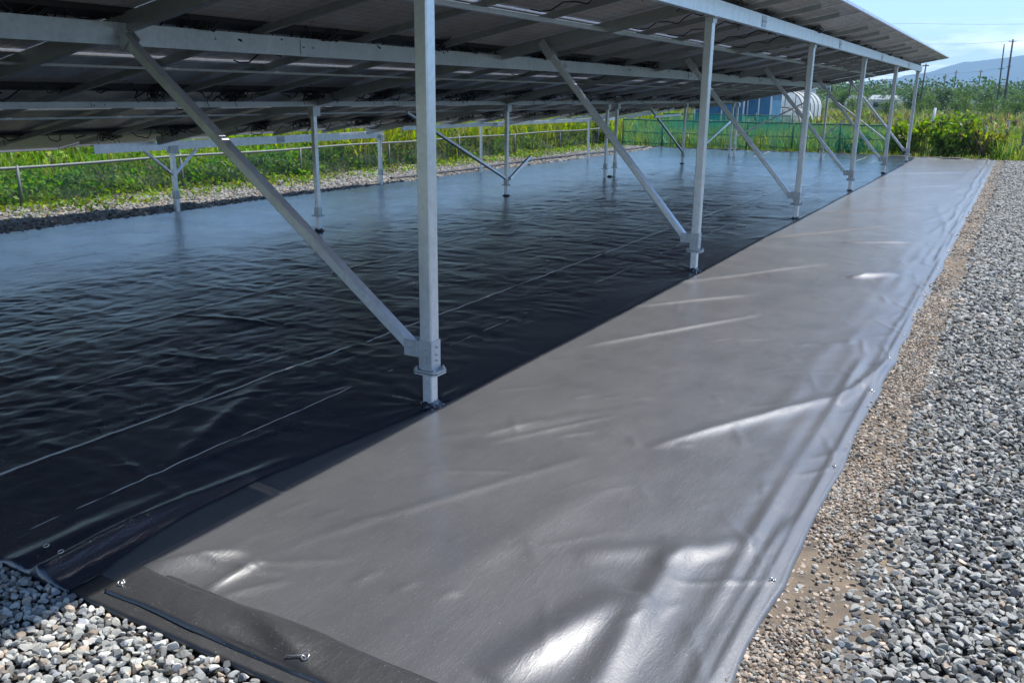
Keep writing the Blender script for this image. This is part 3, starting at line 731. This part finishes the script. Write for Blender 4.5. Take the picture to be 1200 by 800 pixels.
def blade_mesh(name, P, h, wd, cols, mat_, lean=.35, parent=None):
    """grass blades: three quads each, bending over"""
    n = len(P); a = rng.uniform(0, 2*np.pi, n); d = np.stack([np.cos(a), np.sin(a), 0*a], -1); b = a+np.pi/2+rng.normal(0, .4, n)
    sd_ = np.stack([np.cos(b), np.sin(b), 0*b], -1); k = (np.abs(rng.normal(0, lean, n))*h)[:, None]; rows = []
    for t, wf in ((0, .6), (.35, 1), (.7, .75), (1, .06)):
        c = P+d*k*t*t+np.array([0, 0, 1])*(h[:, None]*(t-.22*t*t*np.minimum(1, k/h[:, None]*2)))
        rows += [c-sd_*wd[:, None]*wf*.5, c+sd_*wd[:, None]*wf*.5]
    V = np.stack(rows, 1).reshape(-1, 3); base = (np.arange(n)*8)[:, None, None]
    F = (np.array([[0, 1, 3, 2], [2, 3, 5, 4], [4, 5, 7, 6]])[None]+base).reshape(-1, 4)
    return fast_mesh(name, V, F, mat_, np.repeat(cols, 8, 0), parent=parent)
def greens(n, base, var=.25, dry=0.0):
    b = np.array(base)[None]*np.array([1.75, 1.55, 1.2])*(1+rng.normal(0, var, (n, 1))); b = b*(1+rng.normal(0, .10, (n, 3)))
    if dry: k = rng.random(n) < dry; b[k] = np.array([.17, .13, .07])*(1+rng.normal(0, .25, (k.sum(), 1)))
    return np.clip(b, .005, .4)

# leafy weeds along the left bank: clumps so that the mass has a bumpy top
def weed_bank(name, x0, x1, y0, y1, nclump, hmin, hmax, leaf, base, label, per=90, hf=None, dry=.02):
    cx = rng.uniform(x0, x1, nclump); cy = rng.uniform(y0, y1, nclump); Ps = []; Sz = []; Cs = []
    for x, y in zip(cx, cy):
        hh = rng.uniform(hmin, hmax)*(1 if hf is None else hf(x, y)); r = rng.uniform(.25, .55); m = per
        q = rng.standard_normal((m, 3)); q /= np.linalg.norm(q, axis=1)[:, None]; q[:, 2] = np.abs(q[:, 2]); q *= rng.uniform(.55, 1, (m, 1))
        Ps.append(np.stack([x+q[:, 0]*r, y+q[:, 1]*r, .03+q[:, 2]*hh], -1)); Sz.append(np.full(m, leaf)*rng.uniform(.7, 1.5, m))
        tone = np.array(base)*rng.uniform(.45, 1.5)*np.array([rng.uniform(.75, 1.5), 1, rng.uniform(.7, 1.2)])
        Cs.append(greens(m, tone, .15, dry))
    o = leaf_mesh(name, np.concatenate(Ps), np.concatenate(Sz), np.concatenate(Cs), M_leaf); tag(o, label, 'weeds', None, 'stuff'); return o
weed_bank('weeds', -15.2, -12.2, 4, 16, 520, .25, .58, .075, (.060, .145, .024), 'dark leafy weeds on the bank behind the grey net fence', 95)
weed_bank('weeds', -22, -14.6, 6, 26, 900, .55, 1.05, .11, (.10, .20, .025), 'bright yellow-green creeper leaves beyond the bank', 60)
weed_bank('weeds', -12.6, -11.0, 4, 27, 420, .04, .16, .05, (.09, .17, .03), 'low weeds creeping over the back gravel', 26, None, .1)
def grass(name, x0, x1, y0, y1, n, h0, h1, wd, base, label, dry=.1, lean=.3, keep=None, clump=.35):
    nc = max(1, n//18); cx = rng.uniform(x0, x1, nc); cy = rng.uniform(y0, y1, nc); ch = rng.uniform(h0, h1, nc)
    if keep is not None:
        k = keep(cx, cy); cx, cy, ch = cx[k], cy[k], ch[k]; nc = len(cx)
    tone = np.array([1.8, 1.6, 1.2])*np.array(base)[None]*rng.uniform(.7, 1.3, (nc, 1))*np.stack([rng.uniform(.8, 1.25, nc), np.ones(nc), rng.uniform(.7, 1.2, nc)], -1)
    i = rng.integers(0, nc, n); P = np.stack([cx[i]+rng.normal(0, clump, n)*.5, cy[i]+rng.normal(0, clump, n)*.5, np.full(n, -.03)], -1)
    cc = tone[i]*(1+rng.normal(0, .18, (n, 1))); k = rng.random(n) < dry; cc[k] = np.array([.20, .155, .08])*(1+rng.normal(0, .2, (k.sum(), 1)))
    o = blade_mesh(name, P, ch[i]*rng.uniform(.55, 1.1, n), wd*rng.uniform(.6, 1.3, n), np.clip(cc, .01, .4), M_leaf, lean)
    tag(o, label, 'grass', None, 'stuff'); return o
grass('tall_grass', -16, -12.6, 15, 31, 15000, .45, 1.6, .03, (.13, .19, .03), 'tall bright green grass on the bank beyond the fence', .14, .4, lambda x, y: fbm(x*.9, y*.9, 2) > -.22, .5)
weed_bank('weeds', -14.5, -12.3, 15, 28, 260, .25, .9, .085, (.055, .12, .025), 'leafy clumps growing through the tall grass', 80, None, .06)
grass('tall_grass', -24, -14.5, 24, 44, 14000, 1.0, 1.6, .05, (.13, .21, .035), 'farther stand of tall yellow-green grass', .12)
grass('tall_grass', -14.8, -12.8, 5.5, 15, 2200, .5, 1.0, .02, (.10, .19, .03), 'loose grass tufts among the dark weeds', .12, .5)
grass('meadow_grass', -14, 9, 27.9, 44, 26000, .35, .75, .035, (.085, .14, .035), 'rough meadow grass beyond the far end of the sheet', .12, .4)
grass('meadow_grass', -34, 16, 43, 100, 26000, .5, .9, .12, (.10, .15, .05), 'hazy green and tan meadow running back to the trees', .35, .4)
grass('verge_grass', -11, 4, 27.5, 28.6, 2600, .08, .3, .02, (.10, .17, .03), 'low grass along the far end of the sheet', .2, .5)

# shrubs at the far end
def shrub(x, y, r, h, base, label, n=900, leaf=.14):
    e = empty('shrub', (x, y, -.03)); tag(e, label, 'shrub')
    Ps = []; b = MB()
    for s in range(9):
        a = random.uniform(0, 6.28); tx, ty = x+math.cos(a)*r*random.uniform(.3, .9), y+math.sin(a)*r*random.uniform(.3, .9); tz = h*random.uniform(.5, .95)
        b.tube([(x, y, -.05), ((x+tx)/2, (y+ty)/2, tz*.6), (tx, ty, tz)], [.018, .012, .004], 5)
        m = n//9; t = rng.uniform(.25, 1.05, m)[:, None]; q = np.array([[x, y, 0]])*(1-t)+np.array([[tx, ty, tz]])*t+rng.normal(0, .13*h, (m, 3)); q[:, 2] = np.abs(q[:, 2]); Ps.append(q)
    b.build('stem', M_bark, e); P = np.concatenate(Ps)
    leaf_mesh('foliage', P, rng.uniform(.6, 1.4, len(P))*leaf, greens(len(P), base, .3, .04), M_leaf, .35, e); return e
shrub(-1.75, 28.7, .85, 1.15, (.09, .16, .025), 'largest leafy bush at the far end, centre of three, deep green inside', 2000)
shrub(-2.95, 28.8, .7, .95, (.11, .18, .025), 'yellow-green bush just behind the last front post', 1300)
shrub(-.85, 28.9, .60, .80, (.13, .17, .03), 'pale low bush to the right of the big green one', 800)
shrub(-4.3, 28.6, .5, .60, (.12, .17, .03), 'low bush with tan stems left of the last two posts', 700)
shrub(-12.2, 27.6, .5, .9, (.10, .17, .03), 'bush at the back left corner where the green netting starts', 800)
# bare brown stalks
def stalks(x, y, n, h, label):
    b = MB()
    for i in range(n):
        a = random.uniform(0, 6.28); l = random.uniform(.1, .5)*h; b.tube([(x+random.uniform(-.2, .2), y+random.uniform(-.2, .2), -.03), (x+math.cos(a)*l*.4, y+math.sin(a)*l*.4, h*.5), (x+math.cos(a)*l, y+math.sin(a)*l, h*random.uniform(.7, 1))], .008, 4)
    o = b.build('dry_stalks', M_dry, None); tag(o, label, 'dead plant'); return o
M_dry, _, _ = mat('dry_stalk', (.22, .15, .09), .9)
stalks(-.9, 28.5, 7, 1.05, 'leaning dead brown stalks beside the pale low bush')
stalks(-12.7, 15.5, 16, .62, 'tangle of dry brown twigs on the left bank')
stalks(-12.5, 9.0, 8, .5, 'few dry twigs among dark weeds near the V-braced back post')

# ------------------------------------------------------------------ fences
def net_mat(name, c, alpha):
    m, t, b = mat(name, c, .8, 0, .2)
    tr = t.nodes.new('ShaderNodeBsdfTransparent'); mx = t.nodes.new('ShaderNodeMixShader'); n = noise(t, 1.6, 4, .6)
    q = mrange(t, n.outputs[0], .3, .7, alpha-.22, alpha+.22); t.links.new(q.outputs[0], mx.inputs[0])
    tl = t.nodes.new('ShaderNodeBsdfTranslucent'); tl.inputs[0].default_value = (*c, 1); m3 = t.nodes.new('ShaderNodeMixShader'); m3.inputs[0].default_value = .4
    t.links.new(b.outputs[0], m3.inputs[1]); t.links.new(tl.outputs[0], m3.inputs[2])
    t.links.new(tr.outputs[0], mx.inputs[1]); t.links.new(m3.outputs[0], mx.inputs[2]); t.links.new(mx.outputs[0], t.nodes['Material Output'].inputs[0]); return m
M_net1 = net_mat('grey_net', (.11, .14, .13), .36); M_net2 = net_mat('green_net', (.014, .26, .19), .44)
M_pipe = metal_mat('pipe_steel', (.16, .175, .165), .6, .3); M_gpipe, _, _ = mat('green_pipe', (.02, .16, .12), .5)
def fence(name, P0, P1, h, npost, rails, net, label, mp_, r=.02, sag=.03, hnet=None, tilt=0):
    P0 = Vector(P0); P1 = Vector(P1); e = empty(name, P0); tag(e, label, 'fence'); d = P1-P0; nrm = Vector((-d.y, d.x, 0)).normalized()
    for i in range(npost):
        p = P0+d*(i/(npost-1)); lean = Vector((random.uniform(-.03, .03), random.uniform(-.03, .03), 0))*h
        MB().tube([p+Vector((0, 0, -.05)), p+lean+Vector((0, 0, h*random.uniform(1.0, 1.12)))], r, 8).build('post', mp_, e, True)
    for z in rails:
        pts = [P0+d*(i/40)+Vector((0, 0, z+sag*math.sin(i*.8)*.3)) for i in range(41)]
        MB().tube(pts, r*1.05 if z > h*.8 else r*.6, 6).build('rail', mp_, e, True)
    nx = 160; hn = hnet or h; V = []; F = []
    for i in range(nx+1):
        for j in range(7):
            t = i/nx; q = P0+d*t+nrm*(.03+.04*math.sin(i*.45+j)*(1-j/6))
            V.append((q.x, q.y, (j/6)*(hn-.02*abs(math.sin(i*.3)))-.02*(j == 0)))
    for i in range(nx):
        for j in range(6): a = i*7+j; F.append((a, a+7, a+8, a+1))
    o = mesh_obj('net', V, F, net, e, True); return e
fence('net_fence', (-11.95, 4.5, 0), (-11.95, 26.8, 0), .56, 9, (.57,), M_net1, 'low fence of grey netting on pipes along the back gravel strip', M_pipe, .022)
fence('net_fence', (-11.6, 28.0, 0), (-3.3, 28.1, 0), .84, 7, (.85, .45, .12), M_net2, 'green windbreak netting across the far end of the site', M_gpipe, .024, hnet=.84)
fence('net_fence', (-12.4, 34, 0), (-7.6, 34.4, 0), .95, 5, (.95,), M_net2, 'second green netting panel in front of the blue sheds', M_gpipe, .022)
# timber stakes and wire at the far right
M_stake, _, _ = mat('weathered_stake', (.20, .20, .19), .9)
def stake(x, y, h, lean, label, m=None, r=.045):
    o = MB().tube([(x, y, -.05), (x+lean, y, h)], [r, r*.8], 8).build('stake', m or M_stake, None, True); tag(o, label, 'stake'); return o
stake(-.95, 28.9, .88, .07, 'grey leaning stake right of the bushes, nearer the sheet corner')
stake(-.45, 29.3, 1.02, .10, 'grey leaning stake farther right, by the frame edge')
stake(.05, 30.0, 1.1, .05, 'stake almost cut by the right frame edge')
M_wire, _, _ = mat('wire', (.16, .16, .17), .6)
o = MB().tube([(-9+i*.55, 30.2, 1.02+.02*math.sin(i)) for i in range(20)], .007, 5).build('fence_wire', M_wire, None); tag(o, 'thin wire strung across the meadow behind the bushes', 'wire')
M_white, _, _ = mat('white_vinyl', (.78, .80, .82), .45)
o = MB().tube([(-3.4, 42, 0), (-3.3, 42, 1.25)], .05, 8).build('marker_post', M_white, None, True); tag(o, 'white marker post in the meadow before the dark tree row', 'post')

# ------------------------------------------------------------------ sheds, greenhouses, houses
def rib_mat(name, c, period=.25):
    m, t, b = mat(name, c, .45)
    wv = t.nodes.new('ShaderNodeTexWave'); wv.inputs['Scale'].default_value = 1/period; g_ = t.nodes.new('ShaderNodeTexCoord'); t.links.new(g_.outputs['Object'], wv.inputs[0]); bump(t, b, wv.outputs[0], .5, .04)
    n = noise(t, 1.5, 4); r = ramp(t, n.outputs[0], [(.3, tuple(k*.7 for k in c)), (.7, c)]); t.links.new(r.outputs[0], b.inputs['Base Color']); return m
M_blue = rib_mat('blue_sheeting', (.07, .24, .44)); M_roof = rib_mat('pale_roof', (.55, .60, .62)); M_glass = net_mat('greenhouse_film', (.80, .84, .86), .62)
def shed(x, y, wx, wy, h, label):
    e = empty('blue_shed', (x, y, 0)); tag(e, label, 'shed')
    b = MB(); b.add(*bar((x-wx/2, y-wy/2, -.03), (x+wx/2, y+wy/2, h))); b.build('wall', M_blue, e)
    b = MB(); b.add(*bar((x-wx/2-.08, y-wy/2-.08, h+.003), (x+wx/2+.08, y+wy/2+.08, h+.05))); b.build('roof', M_roof, e)
    for s in (-1, -.02, 1): MB().box((x+s*wx/2*.99, y-wy/2-.03, h/2), (.07, .05, h)).build('frame_post', M_white, e)
shed(-14.6, 48, 1.5, 2.2, 1.62, 'leftmost of the three blue sheds behind the netting')
shed(-13.2, 47.6, 1.15, 2.2, 1.74, 'middle one of the three blue sheds behind the netting')
shed(-11.95, 48, 1.2, 2.2, 1.80, 'rightmost of the three blue sheds, next to the white greenhouse')
def hoop(x, y, wd, ln, h, label, wall=.5):
    e = empty('greenhouse', (x, y, 0)); tag(e, label, 'greenhouse'); V = []; F = []; n = 14; m = 10
    prof = [(-wd/2, 0), (-wd/2, h*wall)]+[(-wd/2*math.cos(math.pi*i/n), h*wall+h*(1-wall)*math.sin(math.pi*i/n)) for i in range(1, n)]+[(wd/2, h*wall), (wd/2, 0)]
    k = len(prof)
    for j in range(m+1):
        for px, pz in prof: V.append((x+px, y+ln*j/m, pz+.01*math.sin(j*2.1)))
    for j in range(m):
        for i in range(k-1): F.append((j*k+i, j*k+i+1, (j+1)*k+i+1, (j+1)*k+i))
    F.append(tuple(range(k))); F.append(tuple(m*k+i for i in range(k-1, -1, -1)))
    mesh_obj('film_cover', V, F, M_glass, e, False)
    for j in range(0, m+1, 2): MB().tube([(x+px*1.01, y+ln*j/m, pz*1.01) for px, pz in prof], .03, 5).build('hoop', M_pipe, e, True)
    for s in (-.3, 0, .3): MB().tube([(x+s*wd, y-.02, 0), (x+s*wd, y-.02, h*.9)], .025, 5).build('door_frame', M_pipe, e, True)
hoop(-12.5, 55, 2.0, 6, 1.98, 'white rounded greenhouse beside the blue sheds')
hoop(-11.9, 52, 1.9, 4, 1.08, 'low white tunnel in front of the rounded greenhouse', .3)
hoop(-17.1, 108, 1.7, 6, 1.95, 'small distant white greenhouse left of the white house', .4)
M_house, _, _ = mat('house_wall', (.75, .76, .76), .8); M_slate, _, _ = mat('house_roof', (.30, .34, .38), .7); M_win, _, _ = mat('window_glass', (.04, .05, .06), .15)
def house(x, y, w_, d_, h, rh, label):
    e = empty('house', (x, y, 0)); tag(e, label, 'house')
    b = MB(); b.add(*bar((x-w_/2, y-d_/2, -.1), (x+w_/2, y+d_/2, h))); b.build('wall', M_house, e)
    v = [(x-w_/2-.2, y-d_/2-.2, h+.01), (x+w_/2+.2, y-d_/2-.2, h+.01), (x+w_/2+.2, y+d_/2+.2, h+.01), (x-w_/2-.2, y+d_/2+.2, h+.01), (x-w_/2, y, h+rh), (x+w_/2, y, h+rh)]
    mesh_obj('roof', v, [(0, 1, 5, 4), (2, 3, 4, 5), (3, 0, 4), (1, 2, 5), (3, 2, 1, 0)], M_slate, e)
    for s in (-.25, .25): b = MB(); b.add(*bar((x+s*w_-w_*.09, y-d_/2-.02, h*.45), (x+s*w_+w_*.09, y-d_/2+.02, h*.8))); b.build('window', M_win, e)
house(-14.3, 112, 2.6, 3, 1.5, .5, 'small white house beyond the meadow, under the right panels')
house(-34, 150, 8, 6, 3.0, 1.2, 'long pale house far behind the blue sheds'); house(-47, 160, 6, 6, 3.2, 1.3, 'pale far house left of the long one')

# ------------------------------------------------------------------ trees
def tree_proto(h, r, base, n):
    e = empty('tree', (0, 0, 0)); b = MB(); b.tube([(0, 0, -.1), (.03*h, 0, h*.3), (0, .02*h, h*.6), (.02*h, 0, h*.9)], [.05*h*.6, .04*h*.6, .02*h, .006*h], 6)
    Ps = []; Cs = []
    for i in range(14):
        a = random.uniform(0, 6.28); z = h*random.uniform(.25, .95); rr = r*random.uniform(.3, .85)*(1-.5*abs(z/h-.5)); c = np.array([math.cos(a)*rr, math.sin(a)*rr, z])
        b.tube([(0, 0, z*.6), tuple(c)], [.012*h, .004*h], 4); m = n//14
        Ps.append(c+rng.normal(0, 1, (m, 3))*np.array([.20, .20, .14])*r*1.3); Cs.append(greens(m, np.array(base)*rng.uniform(.7, 1.35), .2))
    b.build('trunk', M_bark, e); P = np.concatenate(Ps); P[:, 2] = np.clip(P[:, 2], .1, None)
    leaf_mesh('crown', P, rng.uniform(.7, 1.4, len(P))*h*.055, np.concatenate(Cs), M_leaf, .2, e); return e
tps = [tree_proto(3.2, 1.7, (.035, .075, .02), 1500), tree_proto(2.8, 1.9, (.05, .095, .022), 1500), tree_proto(3.7, 1.4, (.028, .062, .02), 1500)]
TL = ['dark green tree in the row beyond the meadow', 'mid green spreading tree in the row beyond the meadow', 'tall narrow dark tree in the row beyond the meadow']
used = [False]*3
def place_tree(x, y, s, j, rz, lab=None, grp='trees in the row beyond the meadow'):
    if used[j]: e = copy_tree(tps[j])
    else: e = tps[j]; used[j] = True
    e.location = (x, y, -.03); e.rotation_euler.z = rz; e.scale = (s, s, s*random.uniform(.85, 1.1)); tag(e, lab or TL[j], 'tree', grp)
for i in range(46):
    place_tree(-40+i*1.25+random.uniform(-.5, .5), 104+random.uniform(0, 14)+(8 if i % 3 == 0 else 0), random.uniform(.55, .82), i % 3, random.uniform(0, 6))
# two smaller rows closer in
for i in range(12):
    place_tree(-26+i*2.6+random.uniform(-.8, .8), 84+random.uniform(-3, 5), random.uniform(.42, .6), i % 2, random.uniform(0, 6), ['low shrubby dark tree standing in front of the tree row', 'low shrubby mid green tree standing in front of the tree row'][i % 2], 'low trees in front of the row')
# far wood
n = 60000; xf = rng.uniform(-190, 60, n); yf = rng.uniform(165, 300, n); hf_ = 2.6+2.0*vn(xf*.12, yf*.1)+1.6*vn(xf*.5, yf*.4)
P = np.stack([xf, yf, hf_*rng.uniform(.15, 1, n)**.5], -1); cc = greens(n, (.035, .07, .028), .3)*np.repeat(1, 3)
o = leaf_mesh('far_wood', P, rng.uniform(.3, .8, n), cc, M_leaf, .1); tag(o, 'far dark wood along the foot of the mountains', 'wood', None, 'stuff')

# ------------------------------------------------------------------ poles and lines
M_pole, _, _ = mat('pole_wood', (.10, .075, .06), .85)
def pole(x, y, h, lean, arms, label, r=.14, grp=None):
    e = empty('utility_pole', (x, y, 0)); tag(e, label, 'utility pole', grp)
    MB().tube([(x, y, -.2), (x+lean, y, h)], [r, r*.7], 8).build('shaft', M_pole, e, True)
    for z, l in arms: MB().tube([(x+lean*z/h-l, y-.1, z), (x+lean*z/h+l, y-.1, z+.02)], .06, 6).build('crossarm', M_pole, e, True)
pole(-3.02, 160, 10.5, -.12, ((10.2, .55), (6.5, .3)), 'tallest dark utility pole at the right edge, front one of the pair', .17)
pole(-3.95, 160, 9.8, -.26, ((6.2, .4),), 'slimmer pole standing just left of the tallest one', .12)
far = [(-16.8, 260, 8.8), (-11.2, 260, 8.9), (-19.3, 262, 7.9)]
for i, (x, y, h) in enumerate(far): pole(x, y, h, .05, ((h-.5, .6),), ['distant dark pole right of the panel corner, left of the lone pole', 'lone distant pole between the panel corner and the tall pair', 'short faint distant pole beside the darker one'][i], .17)
pole(-9.4, 100, 5.0, .15, ((4.8, .3),), 'near dark pole seen right below the panel corner', .09)
for i, (x, y, h, lb) in enumerate(((-13.1, 110, 4.9, 'thick dark pole seen between the last two front posts'), (-17.9, 110, 4.2, 'short dark pole seen between the third and second last posts'), (-31, 260, 6.5, 'thin far pole seen under the panel end'))): pole(x, y, h, .1, (), lb, .12)
def wire(a, b, sag, label, r=.03):
    a = Vector(a); b = Vector(b); pts = [a+(b-a)*(i/30)-Vector((0, 0, sag*4*(i/30)*(1-i/30))) for i in range(31)]
    o = MB().tube(pts, r, 5).build('power_line', M_wire, None); tag(o, label, 'power line')
wire((-3.4, 160, 10.3), (-30, 160, 11.9), 1.0, 'power line running left from the tallest pole, lower span', .018)
wire((-2.6, 160, 10.35), (28, 160, 10), 1.0, 'power line leaving the frame right of the tallest pole', .018)
wire((-14.0, 130, 11.0), (-32, 132, 13.0), .5, 'upper faint power line above the panel corner', .012)
wire((-14.0, 130, 11.0), (30, 128, 12.0), .9, 'upper faint power line continuing right past the tall poles', .012)
wire((-3.3, 160, 6.4), (-30, 200, 6.5), .7, 'low power line crossing before the mountain', .015)

# ------------------------------------------------------------------ mountains
xs = np.linspace(-4200, 2600, 260); ys = np.linspace(3300, 5200, 26); X, Y = np.meshgrid(xs, ys, indexing='ij')
prof = np.interp(X, [-4200, -2500, -1500, -773, -475, -308, -235, -148, -35, 300, 900, 1600, 2600], [60, 90, 60, 50, 82, 128, 148, 158, 172, 200, 215, 190, 170])
t = np.clip((Y-3300)/700, 0, 1.0); sh = np.where(Y < 4000, t**1.2, 1-.25*np.clip((Y-4000)/1200, 0, 1)**2)
Z = prof*sh*(1+.05*fbm(X/160, Y/200, 4))+10*fbm(X/90, Y/150, 4)*sh-2
idx = np.arange(X.size).reshape(X.shape); F = np.stack([idx[:-1, :-1], idx[1:, :-1], idx[1:, 1:], idx[:-1, 1:]], -1).reshape(-1, 4)
def mtn_mat():
    m, t, b = mat('mountain_forest', (.04, .07, .03), .95, 0, .1); n = noise(t, .01, 6, .6); r = ramp(t, n.outputs[0], [(.35, (.025, .05, .022)), (.7, (.06, .09, .04))]); t.links.new(r.outputs[0], b.inputs['Base Color']); return m
o = fast_mesh('mountains', np.stack([X, Y, Z], -1).reshape(-1, 3), F, mtn_mat(), smooth=True); o['kind'] = 'structure'

# ------------------------------------------------------------------ haze
b = MB(); b.add(*bar((-11500, -1500, -4), (11500, 5250, 240))); o = b.build('haze', None, None)
m = bpy.data.materials.new('haze_air'); m.use_nodes = True; t = m.node_tree; t.nodes.remove(t.nodes['Principled BSDF'])
pv = t.nodes.new('ShaderNodeVolumePrincipled'); pv.inputs['Color'].default_value = (.44, .70, 1, 1); pv.inputs['Density'].default_value = 3.0e-4; pv.inputs['Anisotropy'].default_value = .2
t.links.new(pv.outputs[0], t.nodes['Material Output'].inputs['Volume']); o.data.materials.append(m); o['kind'] = 'stuff'; tag(o, 'pale blue haze fading the far trees and mountains', 'haze')
